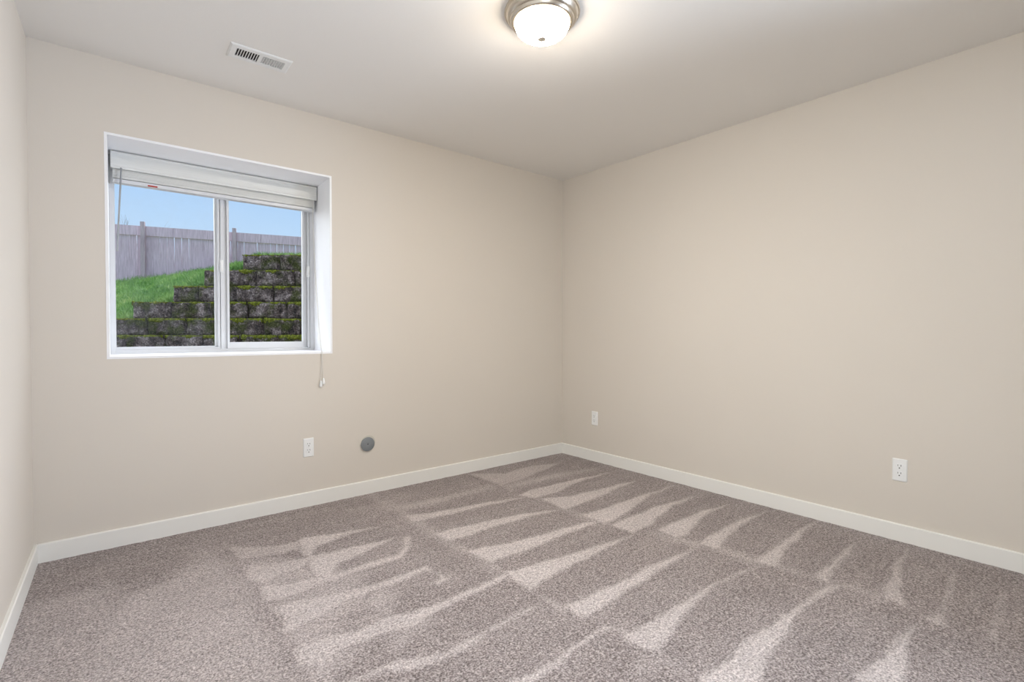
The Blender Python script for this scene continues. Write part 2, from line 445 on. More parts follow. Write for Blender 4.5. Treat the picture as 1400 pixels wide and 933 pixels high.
# carpeted floor: fine grid carrying the vacuumed nap
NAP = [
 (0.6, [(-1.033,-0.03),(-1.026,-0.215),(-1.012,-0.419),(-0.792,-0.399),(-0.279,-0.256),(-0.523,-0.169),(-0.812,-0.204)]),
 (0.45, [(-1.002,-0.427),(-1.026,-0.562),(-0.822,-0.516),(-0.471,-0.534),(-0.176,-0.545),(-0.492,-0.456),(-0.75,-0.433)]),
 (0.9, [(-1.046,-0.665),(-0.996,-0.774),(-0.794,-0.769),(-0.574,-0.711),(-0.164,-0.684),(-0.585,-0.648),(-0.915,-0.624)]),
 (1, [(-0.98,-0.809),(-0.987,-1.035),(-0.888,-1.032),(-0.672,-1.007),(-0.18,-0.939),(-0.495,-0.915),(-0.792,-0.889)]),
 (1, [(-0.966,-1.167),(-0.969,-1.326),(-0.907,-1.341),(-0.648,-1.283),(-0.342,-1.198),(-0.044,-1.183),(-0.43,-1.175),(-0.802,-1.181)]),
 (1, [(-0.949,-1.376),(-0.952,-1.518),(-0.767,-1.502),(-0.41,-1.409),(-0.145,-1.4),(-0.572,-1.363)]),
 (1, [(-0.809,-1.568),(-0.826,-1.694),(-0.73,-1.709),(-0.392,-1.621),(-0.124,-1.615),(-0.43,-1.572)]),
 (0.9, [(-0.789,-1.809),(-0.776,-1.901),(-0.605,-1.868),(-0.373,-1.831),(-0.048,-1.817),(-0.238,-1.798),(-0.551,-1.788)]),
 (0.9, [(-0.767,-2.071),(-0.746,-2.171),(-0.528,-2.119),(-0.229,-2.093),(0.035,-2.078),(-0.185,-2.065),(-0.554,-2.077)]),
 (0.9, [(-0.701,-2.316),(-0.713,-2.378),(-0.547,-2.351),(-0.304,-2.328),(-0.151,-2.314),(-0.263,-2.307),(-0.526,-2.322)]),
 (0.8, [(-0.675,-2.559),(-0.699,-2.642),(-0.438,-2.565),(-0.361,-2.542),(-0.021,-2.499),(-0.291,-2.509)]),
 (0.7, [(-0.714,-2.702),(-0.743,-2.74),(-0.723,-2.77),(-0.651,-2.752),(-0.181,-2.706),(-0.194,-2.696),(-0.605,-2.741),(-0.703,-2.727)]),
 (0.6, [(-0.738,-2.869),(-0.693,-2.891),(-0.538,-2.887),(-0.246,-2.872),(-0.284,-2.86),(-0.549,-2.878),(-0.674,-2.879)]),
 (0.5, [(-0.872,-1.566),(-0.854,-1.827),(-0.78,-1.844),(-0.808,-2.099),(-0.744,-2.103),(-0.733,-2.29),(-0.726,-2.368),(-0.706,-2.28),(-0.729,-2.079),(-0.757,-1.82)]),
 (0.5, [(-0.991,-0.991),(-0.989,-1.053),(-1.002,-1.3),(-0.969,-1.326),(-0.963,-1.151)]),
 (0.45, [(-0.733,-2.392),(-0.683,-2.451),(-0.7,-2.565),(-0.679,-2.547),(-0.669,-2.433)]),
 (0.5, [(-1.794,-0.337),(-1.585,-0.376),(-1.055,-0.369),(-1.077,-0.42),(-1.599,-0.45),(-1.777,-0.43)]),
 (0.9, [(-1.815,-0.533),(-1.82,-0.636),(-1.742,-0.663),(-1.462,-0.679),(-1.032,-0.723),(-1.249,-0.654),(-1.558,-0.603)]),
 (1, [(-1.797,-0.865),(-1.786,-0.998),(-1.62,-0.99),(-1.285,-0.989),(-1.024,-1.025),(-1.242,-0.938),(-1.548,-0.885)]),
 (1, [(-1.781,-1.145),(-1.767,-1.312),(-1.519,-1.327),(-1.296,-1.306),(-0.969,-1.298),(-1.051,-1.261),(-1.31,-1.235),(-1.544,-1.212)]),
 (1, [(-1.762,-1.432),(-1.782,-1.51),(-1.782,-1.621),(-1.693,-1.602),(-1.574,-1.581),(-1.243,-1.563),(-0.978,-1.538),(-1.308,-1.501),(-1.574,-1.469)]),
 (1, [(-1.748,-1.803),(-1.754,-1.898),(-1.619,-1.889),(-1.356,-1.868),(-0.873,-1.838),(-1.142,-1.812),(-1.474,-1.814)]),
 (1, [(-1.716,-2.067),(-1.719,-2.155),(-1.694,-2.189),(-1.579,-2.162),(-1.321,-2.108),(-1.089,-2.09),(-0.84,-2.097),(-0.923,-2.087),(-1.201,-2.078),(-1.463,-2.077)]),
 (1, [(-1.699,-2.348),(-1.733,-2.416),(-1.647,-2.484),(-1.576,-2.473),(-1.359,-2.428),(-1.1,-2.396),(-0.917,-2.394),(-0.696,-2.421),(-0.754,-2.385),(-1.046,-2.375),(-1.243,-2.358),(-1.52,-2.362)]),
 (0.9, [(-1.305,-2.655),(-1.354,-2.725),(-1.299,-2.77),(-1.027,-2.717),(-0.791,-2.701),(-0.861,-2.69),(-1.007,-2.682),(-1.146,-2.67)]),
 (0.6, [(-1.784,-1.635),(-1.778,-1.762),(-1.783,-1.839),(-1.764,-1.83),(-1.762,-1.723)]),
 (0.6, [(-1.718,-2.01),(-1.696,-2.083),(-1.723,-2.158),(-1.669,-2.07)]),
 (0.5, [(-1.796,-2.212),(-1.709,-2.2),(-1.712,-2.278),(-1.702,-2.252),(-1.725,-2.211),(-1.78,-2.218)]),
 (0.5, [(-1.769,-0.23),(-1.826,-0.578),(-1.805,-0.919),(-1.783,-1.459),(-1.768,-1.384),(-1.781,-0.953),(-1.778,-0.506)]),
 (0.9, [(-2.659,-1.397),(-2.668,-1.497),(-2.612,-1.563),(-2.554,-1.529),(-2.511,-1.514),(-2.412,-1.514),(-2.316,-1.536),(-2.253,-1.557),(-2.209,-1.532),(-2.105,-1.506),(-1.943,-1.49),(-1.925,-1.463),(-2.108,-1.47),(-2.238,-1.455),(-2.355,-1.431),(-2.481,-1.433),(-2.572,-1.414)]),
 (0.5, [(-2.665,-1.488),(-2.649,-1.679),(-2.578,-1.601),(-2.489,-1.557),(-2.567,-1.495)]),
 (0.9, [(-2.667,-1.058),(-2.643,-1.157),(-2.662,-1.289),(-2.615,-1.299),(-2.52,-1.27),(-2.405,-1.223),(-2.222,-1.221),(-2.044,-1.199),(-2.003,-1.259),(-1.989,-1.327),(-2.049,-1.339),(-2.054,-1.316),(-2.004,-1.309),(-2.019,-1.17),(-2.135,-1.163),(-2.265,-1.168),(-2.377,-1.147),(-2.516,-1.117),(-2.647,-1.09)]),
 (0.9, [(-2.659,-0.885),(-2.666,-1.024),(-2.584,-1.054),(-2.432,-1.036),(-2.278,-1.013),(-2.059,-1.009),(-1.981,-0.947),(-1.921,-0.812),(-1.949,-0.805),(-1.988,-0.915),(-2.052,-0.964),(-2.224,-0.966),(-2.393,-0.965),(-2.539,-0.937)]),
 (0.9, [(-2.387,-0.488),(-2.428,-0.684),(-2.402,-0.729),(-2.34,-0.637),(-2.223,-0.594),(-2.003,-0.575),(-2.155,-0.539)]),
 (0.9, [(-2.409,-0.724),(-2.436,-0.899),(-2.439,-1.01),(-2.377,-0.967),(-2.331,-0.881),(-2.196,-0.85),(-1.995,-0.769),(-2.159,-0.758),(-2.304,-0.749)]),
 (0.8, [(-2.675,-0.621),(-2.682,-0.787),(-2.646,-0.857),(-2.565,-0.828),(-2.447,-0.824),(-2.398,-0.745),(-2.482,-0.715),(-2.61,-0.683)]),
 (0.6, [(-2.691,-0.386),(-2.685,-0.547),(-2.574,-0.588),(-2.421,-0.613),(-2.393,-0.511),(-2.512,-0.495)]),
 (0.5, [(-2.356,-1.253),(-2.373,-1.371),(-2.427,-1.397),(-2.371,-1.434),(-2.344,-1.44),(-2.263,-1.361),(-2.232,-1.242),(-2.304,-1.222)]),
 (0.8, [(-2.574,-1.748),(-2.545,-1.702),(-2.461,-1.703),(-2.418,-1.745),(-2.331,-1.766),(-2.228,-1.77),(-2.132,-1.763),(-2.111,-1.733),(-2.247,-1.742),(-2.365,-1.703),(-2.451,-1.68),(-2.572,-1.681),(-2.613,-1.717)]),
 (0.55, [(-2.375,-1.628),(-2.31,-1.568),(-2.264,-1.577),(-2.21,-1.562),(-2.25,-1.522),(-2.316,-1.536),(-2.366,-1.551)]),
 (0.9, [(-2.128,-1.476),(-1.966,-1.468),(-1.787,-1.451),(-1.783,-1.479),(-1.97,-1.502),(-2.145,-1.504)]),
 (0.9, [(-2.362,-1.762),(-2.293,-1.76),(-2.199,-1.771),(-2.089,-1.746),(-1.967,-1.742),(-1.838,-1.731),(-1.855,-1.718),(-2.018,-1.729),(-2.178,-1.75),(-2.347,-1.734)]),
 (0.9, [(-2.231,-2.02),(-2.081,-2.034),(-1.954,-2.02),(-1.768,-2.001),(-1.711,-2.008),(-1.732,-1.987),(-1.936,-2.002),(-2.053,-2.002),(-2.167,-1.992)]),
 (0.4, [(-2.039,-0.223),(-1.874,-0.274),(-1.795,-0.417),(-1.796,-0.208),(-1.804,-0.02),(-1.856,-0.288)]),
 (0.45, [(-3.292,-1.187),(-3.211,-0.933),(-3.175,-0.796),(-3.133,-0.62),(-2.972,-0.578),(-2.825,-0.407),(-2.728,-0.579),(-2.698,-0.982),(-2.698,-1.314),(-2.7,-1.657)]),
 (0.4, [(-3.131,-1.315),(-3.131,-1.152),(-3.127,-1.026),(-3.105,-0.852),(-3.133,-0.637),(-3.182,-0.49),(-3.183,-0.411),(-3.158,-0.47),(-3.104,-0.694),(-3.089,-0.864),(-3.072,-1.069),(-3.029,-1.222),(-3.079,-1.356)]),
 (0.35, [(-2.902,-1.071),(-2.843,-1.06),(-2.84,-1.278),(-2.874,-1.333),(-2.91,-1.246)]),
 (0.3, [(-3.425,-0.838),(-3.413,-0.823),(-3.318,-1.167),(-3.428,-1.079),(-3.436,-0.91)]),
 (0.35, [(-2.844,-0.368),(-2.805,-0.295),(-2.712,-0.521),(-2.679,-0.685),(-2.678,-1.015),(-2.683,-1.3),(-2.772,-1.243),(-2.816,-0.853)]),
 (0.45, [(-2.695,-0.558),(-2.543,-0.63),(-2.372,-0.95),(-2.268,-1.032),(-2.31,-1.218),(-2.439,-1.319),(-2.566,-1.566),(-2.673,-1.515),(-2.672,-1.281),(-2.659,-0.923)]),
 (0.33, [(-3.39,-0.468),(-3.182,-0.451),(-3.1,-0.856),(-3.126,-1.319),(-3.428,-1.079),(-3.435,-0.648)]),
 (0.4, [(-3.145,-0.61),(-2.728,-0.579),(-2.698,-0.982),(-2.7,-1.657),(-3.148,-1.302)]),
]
def poly_sdf(px, py, P):
    """signed distance (positive inside) of arrays of points to a polygon"""
    P = np.array(P)
    Q = np.roll(P, -1, axis=0)
    d2 = np.full(px.shape, 1e9)
    ins = np.zeros(px.shape, bool)
    for (ax, ay), (bx, by) in zip(P, Q):
        ex, ey = bx - ax, by - ay
        t = np.clip(((px - ax) * ex + (py - ay) * ey) / (ex * ex + ey * ey + 1e-12), 0, 1)
        d2 = np.minimum(d2, (px - ax - t * ex) ** 2 + (py - ay - t * ey) ** 2)
        c = ((ay > py) != (by > py)) & (px < (bx - ax) * (py - ay) / (by - ay + 1e-12) + ax)
        ins ^= c
    return np.where(ins, 1, -1) * np.sqrt(d2)


STEP = 0.0125
nx = int((0.12 - XL) / STEP) + 1
ny = int((0.0 - YB) / STEP) + 1
gx = np.linspace(0, 1, nx)
gy = np.linspace(YB, 0.0, ny)
GY, GX = np.meshgrid(gy, gx, indexing='ij')
GX = XL + GX * ((-GY * math.tan(A_R)) - XL)
rng = np.random.default_rng(3)


def vnoise(x, y, s, seed):
    """smooth value noise"""
    r = np.random.default_rng(seed)
    tab = r.random((256, 256))
    u, v = x * s + 50, y * s + 50
    i, j = np.floor(u).astype(int), np.floor(v).astype(int)
    fu, fv = u - i, v - j
    fu, fv = fu * fu * (3 - 2 * fu), fv * fv * (3 - 2 * fv)
    t = lambda a, b: tab[a % 256, b % 256]
    return (t(i, j) * (1 - fu) + t(i + 1, j) * fu) * (1 - fv) + (t(i, j + 1) * (1 - fu) + t(i + 1, j + 1) * fu) * fv


WXn = GX + (vnoise(GX, GY, 9, 1) - .5) * 0.018 + (vnoise(GX, GY, 40, 2) - .5) * 0.010
WYn = GY + (vnoise(GX, GY, 9, 3) - .5) * 0.018 + (vnoise(GX, GY, 40, 4) - .5) * 0.010
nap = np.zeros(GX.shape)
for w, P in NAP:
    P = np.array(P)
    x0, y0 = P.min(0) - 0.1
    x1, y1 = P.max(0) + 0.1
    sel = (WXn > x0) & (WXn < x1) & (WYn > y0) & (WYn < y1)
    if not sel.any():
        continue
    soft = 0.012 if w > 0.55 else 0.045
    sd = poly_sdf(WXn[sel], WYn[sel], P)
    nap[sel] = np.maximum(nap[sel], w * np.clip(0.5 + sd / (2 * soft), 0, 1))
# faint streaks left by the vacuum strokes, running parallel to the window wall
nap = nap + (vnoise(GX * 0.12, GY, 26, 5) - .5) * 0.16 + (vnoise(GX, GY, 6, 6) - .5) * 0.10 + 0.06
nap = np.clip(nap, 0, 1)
zz = (vnoise(GX, GY, 30, 7) - .5) * 0.003 + nap * 0.0015 - 0.0015
edge = np.minimum.reduce([GX - XL, -GX - GY * 0 + (-GY * math.tan(A_R)), -GY])
verts = np.stack([GX.ravel(), GY.ravel(), zz.ravel()], 1)
idx = np.arange(nx * ny).reshape(ny, nx)
faces = np.stack([idx[:-1, :-1], idx[:-1, 1:], idx[1:, 1:], idx[1:, :-1]], -1).reshape(-1, 4)
me = bpy.data.meshes.new('floor')
me.from_pydata(verts.tolist(), [], faces.tolist())
att = me.attributes.new('nap', 'FLOAT', 'POINT')
att.data.foreach_set('value', nap.ravel().astype(np.float32))
me.materials.append(m_carpet.m)
me.polygons.foreach_set('use_smooth', [True] * len(me.polygons))
fl = bpy.data.objects.new('floor', me)
COL.objects.link(fl)
tag(fl, kind='structure')

# baseboards with a small eased top edge
BH, BT = 0.088, 0.014


def board_profile():
    return [(0, -0.01), (BT, -0.01), (BT, BH - 0.004), (BT - 0.004, BH), (0, BH)]


bm = bmesh.new()
pr = [(-u, v) for u, v in board_profile()]
prism([(a, b) for a, b in pr], 'x', XL + BT, -BT * 0.5, bm)
tag(obj('baseboard_back', bm, m_trim), kind='structure')
tag(obj('baseboard_left', prism([(XL + u, v) for u, v in board_profile()], 'y', YB, 0.0), m_trim), kind='structure')
bm = prism([(-u, v) for u, v in board_profile()], 'y', YB, 0.0)
for v in bm.verts:
    v.co.x += rx(v.co.y)
tag(obj('baseboard_right', bm, m_trim), kind='structure')
tag(obj('baseboard_front', boxes((XL + BT, YB, -0.01, rx(YB) - BT, YB + BT, BH)), m_trim), kind='structure')

# white liner of the deep window recess
tag(obj('trim_1', boxes((hx0, -0.0015, WZ1, hx1, WD, hz1), (hx0, -0.0015, hz0, hx1, WD, WZ0),
                        (hx0, -0.0015, WZ0, WX0, WD, WZ1), (WX1, -0.0015, WZ0, hx1, WD, WZ1)), m_liner), kind='structure')

# ------------------------------------------------------------------ window
FY = 0.335
win = empty('window_1', ((WX0 + WX1) / 2, FY, WZ0))
tag(win, kind='structure')
win.matrix_world = Matrix.Translation(win.location)


def wpart(name, bm, mat, parent=None, bevel=0.0, smooth=False):
    par = parent or win
    o = obj(name, bm, mat, None, bevel=bevel, smooth=smooth)
    o.parent = par
    base = win.location
    o.matrix_parent_inverse = Matrix.Identity(4)
    if par is win:
        o.location = -base
    return o


# outer frame: jambs, head, sill and the stepped tracks
wpart('window_frame', boxes(
    (WX0, FY, WZ0, WX0 + 0.021, WD - 0.01, WZ1), (WX1 - 0.026, FY, WZ0, WX1, WD - 0.01, WZ1),
    (WX0 + 0.021, FY, WZ1 - 0.04, WX1 - 0.026, WD - 0.01, WZ1), (WX0 + 0.021, FY, WZ0, WX1 - 0.026, WD - 0.01, WZ0 + 0.018),
    (WX0 + 0.019, FY + 0.014, WZ0 + 0.016, -2.62, WD - 0.01, WZ0 + 0.032)), m_vinyl, bevel=0.002)
# fixed light on the left, with its meeting stile
fx0, fx1, fz0, fz1 = WX0 + 0.021, -2.6225, WZ0 + 0.032, WZ1 - 0.04
sashL = wpart('window_sash', boxes(
    (fx0 - 0.003, FY + 0.035, fz0 - 0.003, fx0 + 0.004, FY + 0.06, fz1), (fx0 + 0.004, FY + 0.035, fz1 - 0.03, fx1, FY + 0.06, fz1),
    (fx0 + 0.004, FY + 0.035, fz0, fx1, FY + 0.06, fz0 + 0.006), (fx1 - 0.026, FY + 0.035, fz0, fx1 + 0.012, FY + 0.06, fz1),
    (fx1 - 0.012, FY + 0.012, fz0, fx1, FY + 0.035, fz1)), m_vinyl, bevel=0.0015)
# sliding sash on the right
sx0, sx1, sz0, sz1 = -2.6205, WX1 - 0.027, WZ0 + 0.020, WZ1 - 0.041
sashR = wpart('window_sash', boxes(
    (sx0, FY + 0.004, sz0, sx0 + 0.018, FY + 0.032, sz1), (sx0 + 0.018, FY + 0.018, sz0, sx0 + 0.034, FY + 0.032, sz1),
    (sx0 + 0.034, FY + 0.004, sz0, sx0 + 0.047, FY + 0.032, sz1),
    (sx1 - 0.016, FY + 0.004, sz0, sx1, FY + 0.032, sz1), (sx1 - 0.034, FY + 0.018, sz0, sx1 - 0.016, FY + 0.032, sz1),
    (sx1 - 0.047, FY + 0.006, sz0, sx1 - 0.034, FY + 0.032, sz1),
    (sx0 + 0.047, FY + 0.004, sz0, sx1 - 0.047, FY + 0.032, sz0 + 0.040), (sx0 + 0.047, FY + 0.004, sz1 - 0.04, sx1 - 0.047, FY + 0.032, sz1)),
    m_vinyl, bevel=0.0015)


def glass_mat(name, dust):
    g = Mat(name, (1, 1, 1, 1))
    g.n.remove(g.b)
    out = [x for x in g.n if x.type == 'OUTPUT_MATERIAL'][0]
    tr = g.n.new('ShaderNodeBsdfTransparent')
    gl = g.n.new('ShaderNodeBsdfGlossy')
    gl.inputs['Roughness'].default_value = 0.02
    df = g.n.new('ShaderNodeBsdfDiffuse')
    df.inputs['Color'].default_value = (0.75, 0.8, 0.88, 1)
    m1 = g.n.new('ShaderNodeMixShader')
    m2 = g.n.new('ShaderNodeMixShader')
    m1.inputs[0].default_value = 0.002
    g.l.new(tr.outputs[0], m1.inputs[1])
    g.l.new(gl.outputs[0], m1.inputs[2])
    d = g.ramp(g.noise(9, 5, 0.65), [(0.35, (0, 0, 0, 1)), (0.75, (dust, dust, dust, 1))])
    g.l.new(d, m2.inputs[0])
    g.l.new(m1.outputs[0], m2.inputs[1])
    g.l.new(df.outputs[0], m2.inputs[2])
    g.l.new(m2.outputs[0], out.inputs[0])
    return g


m_glassL = glass_mat('dusty_window_glass', 0.03)
m_glassR = glass_mat('window_glass', 0.006)
wpart('glass_pane', boxes((fx0 + 0.003, FY + 0.046, fz0 + 0.004, fx1 - 0.024, FY + 0.050, fz1 - 0.028)), m_glassL, sashL)
wpart('glass_pane', boxes((sx0 + 0.045, FY + 0.018, sz0 + 0.038, sx1 - 0.045, FY + 0.022, sz1 - 0.038)), m_glassR, sashR)


def latch(x, z, yb):
    bm = bmesh.new()
    # open loop handle: back plate plus a raised grip
    box(bm, x - 0.009, yb - 0.003, z - 0.038, x + 0.009, yb, z + 0.038)
    box(bm, x - 0.008, yb - 0.024, z + 0.026, x + 0.005, yb - 0.002, z + 0.034)
    box(bm, x - 0.008, yb - 0.024, z - 0.034, x + 0.005, yb - 0.002, z - 0.026)
    box(bm, x - 0.008, yb - 0.027, z - 0.034, x + 0.005, yb - 0.021, z + 0.034)
    return bm


wpart('latch', latch(sx0 + 0.006, 1.492, FY + 0.0045), m_plate, sashR, bevel=0.001)
wpart('latch', latch(sx1 - 0.012, 1.497, FY + 0.0045), m_plate, sashR, bevel=0.001)

# ------------------------------------------------------------------ blind
bl = empty('window_blind', ((WX0 + WX1) / 2, 0.275, WZ1))
tag(bl, 'white horizontal blind pulled up to the top of the window recess, with cord and wand', 'blind')
bo = bl.location


def bpart(name, bm, mat, parent=None, bevel=0.0, smooth=False):
    o = obj(name, bm, mat, parent or bl, bevel=bevel, smooth=smooth)
    if parent is None:
        o.location = -bo
    return o


bx0, bx1 = WX0 + 0.010, WX1 - 0.006
# valance: shaped front board with returns
vp = [(0.245, 1.968), (0.252, 1.968), (0.252, 2.060), (0.247, 2.060), (0.243, 2.052), (0.2455, 2.045), (0.2455, 1.984), (0.242, 1.978), (0.2425, 1.971)]
bm = prism(vp, 'x', bx0, bx1)
box(bm, bx0, 0.252, 1.972, bx0 + 0.006, 0.262, 2.058)
box(bm, bx1 - 0.006, 0.252, 1.972, bx1, 0.262, 2.058)
bpart('valance', bm, m_slat)
bpart('headrail', boxes((bx0 + 0.012, 0.265, 2.012, bx1 - 0.012, 0.315, 2.060)), m_slat, bevel=0.002)
n = 18
for k in range(n):
    z = 1.920 + k * 0.0050
    y = 0.2625 + random.uniform(-0.0012, 0.0012)
    prf = []
    for s_ in range(7):
        t = s_ / 6.0
        prf.append((y + 0.050 * t, z + 0.0012 * math.sin(math.pi * t)))
    prf = prf + [(a, b + 0.0042) for a, b in prf[::-1]]
    bpart('slat', prism(prf, 'x', bx0 + 0.008, bx1 - 0.010), m_slat)
bpart('bottom_rail', boxes((bx0 + 0.008, 0.261, 1.897, bx1 - 0.010, 0.313, 1.917)), m_vinyl, bevel=0.004)
bpart('warning_label', boxes((-2.982, 0.2602, 1.8985, -2.938, 0.2611, 1.9065)), m_red)
bl.children[-1]['label'] = 'small red label'
# tilt wand
wd = bpart('tilt_wand', tube(bmesh.new(), [(-3.098, 0.238, 1.972), (-3.101, 0.236, 1.90), (-3.120, 0.215, 1.518)], 0.0042, 6), m_wand, smooth=True)
wd['label'] = 'grey tilt wand hanging from the blind'
# lift cord over the sill edge
cp = [(-2.092, 0.248, 1.965), (-2.096, 0.246, 1.85), (-2.106, 0.17, 1.50), (-2.1165, 0.06, 1.12), (-2.1195, 0.012, 0.985), (-2.1205, -0.008, 0.955)]
bm = bmesh.new()
tube(bm, cp + [(-2.121, -0.010, 0.90), (-2.1275, -0.009, 0.775)], 0.0014, 6)
tube(bm, [(p[0] + 0.0035, p[1], p[2]) for p in cp] + [(-2.1165, -0.010, 0.90), (-2.1105, -0.009, 0.790)], 0.0014, 6)
cord = bpart('pull_cord', bm, m_cord, smooth=True)
for tx, tz in ((-2.1275, 0.775), (-2.1105, 0.790)):
    o = obj('tassel', lathe([(0.0, 0.004), (0.0035, 0.003), (0.0060, -0.004), (0.0090, -0.020), (0.0096, -0.029), (0.0075, -0.035), (0.0, -0.036)], 16,
                            M=Matrix.Translation((tx, -0.0115, tz))), m_plate, cord, smooth=True)

# ------------------------------------------------------------------ ceiling light
lt_ = empty('ceiling_light', (-1.70, -1.605, H))
tag(lt_, 'round flush ceiling light with frosted glass bowl and nickel rim', 'ceiling light')
obj('pan', lathe([(0, 0), (0.160, 0), (0.1605, -0.005), (0.158, -0.009), (0.1535, -0.0105), (0.1515, -0.014), (0.149, -0.023), (0.142, -0.031),
                   (0.136, -0.034), (0.1345, -0.038), (0.131, -0.045), (0.125, -0.048), (0.119, -0.047), (0.1175, -0.042), (0.1175, -0.034), (0, -0.034)], 96),
    m_nickel, lt_, smooth=True)
bowl = []
R_, dz = 0.1165, 0.066
for k in range(15):
    a = k / 14.0
    r_ = R_ * math.cos(a * math.pi / 2) ** 0.85 if k < 14 else 0.0
    bowl.append((r_, -0.044 - dz * math.sin(a * math.pi / 2)))
b_ = obj('glass_bowl', lathe([(0.0, -0.0435), (R_ - 0.002, -0.0435)] + bowl, 96), m_bowl, lt_, smooth=True)
b_['label'] = 'glowing frosted alabaster glass bowl'
obj('finial', lathe([(0, -0.106), (0.0165, -0.1085), (0.0185, -0.1115), (0.0165, -0.1145), (0.009, -0.118), (0.0045, -0.1215), (0.0035, -0.125), (0.0050, -0.128), (0.0055, -0.131), (0.0035, -0.1345), (0, -0.1355)], 32),
    m_nickel, lt_, smooth=True)

# ------------------------------------------------------------------ ceiling register
vt = empty('air_vent', (VX, VY, H))
tag(vt, 'white rectangular louvered air vent set in the ceiling', 'vent')
PW, PD = 0.274, 0.142
bm = bmesh.new()
ox, oy, ix, iy, z0_, z1_ = PW / 2, PD / 2, VW / 2 - 0.008, VD / 2 - 0.008, -0.004, -0.0005
def ringv(x, y, z):
    return [bm.verts.new((sx * x, sy * y, z)) for sx, sy in ((-1, -1), (1, -1), (1, 1), (-1, 1))]
rs_ = [ringv(ox, oy, z1_), ringv(ox - 0.001, oy - 0.001, -0.003), ringv(ox - 0.008, oy - 0.008, -0.0065), ringv(ix, iy, -0.0065), ringv(ix, iy, z1_)]
rs_.append(rs_[0])
for a, b in zip(rs_[:-1], rs_[1:]):
    for k in range(4):
        bm.faces.new((a[k], a[(k + 1) % 4], b[(k + 1) % 4], b[k]))
box(bm, -0.008, -iy, -0.0065, 0.008, iy, -0.0005)
obj('frame', bm, m_vent, vt)
for bank in (-1, 1):
    for k in range(9):
        x = bank * 0.0145 + bank * k * 0.0113
        M = Matrix.Translation((x, 0, -0.0008)) @ Matrix.Rotation(math.radians(38 * -bank), 4, 'Y')
        bm = bmesh.new()
        box(bm, -0.0013, -iy, -0.0048, 0.0013, iy, 0.0048, M)
        obj('louver', bm, m_vent, vt)
bm = bmesh.new()
dx, dy = VW / 2 - 0.002, VD / 2 - 0.002
c_ = [bm.verts.new((sx * dx, sy * dy, z)) for z in (0.001, 0.11) for sx, sy in ((-1, -1), (1, -1), (1, 1), (-1, 1))]
for k in range(4):
    bm.faces.new((c_[k], c_[(k + 1) % 4], c_[4 + (k + 1) % 4], c_[4 + k]))
bm.faces.new(c_[4:])
obj('duct', bm, m_duct, vt)
for s_ in (-1, 1):
    obj('screw', lathe([(0, -0.0085), (0.003, -0.008), (0.0035, -0.0065), (0, -0.0065)], 12, M=Matrix.Translation((s_ * (ox - 0.010), 0, 0))), m_vent, vt, smooth=True)

# ------------------------------------------------------------------ wall outlets (front faces -y of the empty)
def rrect(w, h, r, seg=5):
    pts = []
    for cx, cy, a0 in ((w - r, h - r, 0), (-w + r, h - r, 90), (-w + r, -h + r, 180), (w - r, -h + r, 270)):
        for k in range(seg + 1):
            a = math.radians(a0 + 90 * k / seg)
            pts.append((cx + r * math.cos(a), cy + r * math.sin(a)))
    return pts


def outlet(loc, rotz, label, w=0.0635, h=0.117):
    e_ = empty('wall_outlet', loc, rotz)
    tag(e_, label, 'outlet', 'white duplex wall outlets')
    bm = bmesh.new()
    o1, o2 = rrect(w / 2, h / 2, 0.004), rrect(w / 2 - 0.004, h / 2 - 0.004, 0.003)
    A = [bm.verts.new((u, 0, v)) for u, v in o1]
    A2 = [bm.verts.new((u, -0.002, v)) for u, v in o1]
    B = [bm.verts.new((u, -0.0065, v)) for u, v in o2]
    n_ = len(A)
    for k in range(n_):
        k2 = (k + 1) % n_
        bm.faces.new((A[k], A[k2], A2[k2], A2[k]))
        bm.faces.new((A2[k], A2[k2], B[k2], B[k]))
    bm.faces.new(B)
    bm.faces.new(A[::-1])
    obj('cover_plate', bm, m_plate, e_)
    for zc in (0.0195, -0.0195):
        pts = []
        for k in range(32):
            a = 2 * math.pi * k / 32
            u, v = 0.0172 * math.cos(a), 0.0172 * math.sin(a)
            pts.append((u, max(-0.0142, min(0.0142, v)) + zc))
        rc = obj('receptacle', prism(pts, 'y', -0.0095, -0.0064), m_plate, e_)
        obj('slot', boxes((-0.0074, -0.0098, zc + 0.0015, -0.0054, -0.0094, zc + 0.0095)), m_dark, rc)
        obj('slot', boxes((0.0054, -0.0098, zc + 0.0005, 0.0078, -0.0094, zc + 0.0095)), m_dark, rc)
        gp = [(0.0030 * math.cos(a_ * math.pi / 10), -0.0078 + zc + 0.0030 * math.sin(a_ * math.pi / 10)) for a_ in range(20)]
        obj('ground_hole', prism(gp, 'y', -0.0098, -0.0094), m_dark, rc)
    obj('screw', lathe([(0, 0.0022), (0.002, 0.0018), (0.0028, 0), (0, 0)], 12, M=Matrix.Translation((0, -0.0065, 0)) @ Matrix.Rotation(math.radians(90), 4, 'X')), m_plate, e_, smooth=True)
    return e_


outlet((-2.2015, 0.0, 0.3650), 0.0, 'white duplex wall outlet below the window, left of the round grey cover')
outlet((rx(-0.381), -0.381, 0.3595), -math.pi / 2 + A_R, 'small far white wall outlet on the right wall, close to the room corner')
outlet((rx(-2.442), -2.442, 0.3693), -math.pi / 2 + A_R, 'largest nearest white wall outlet, on the right wall far from the corner')

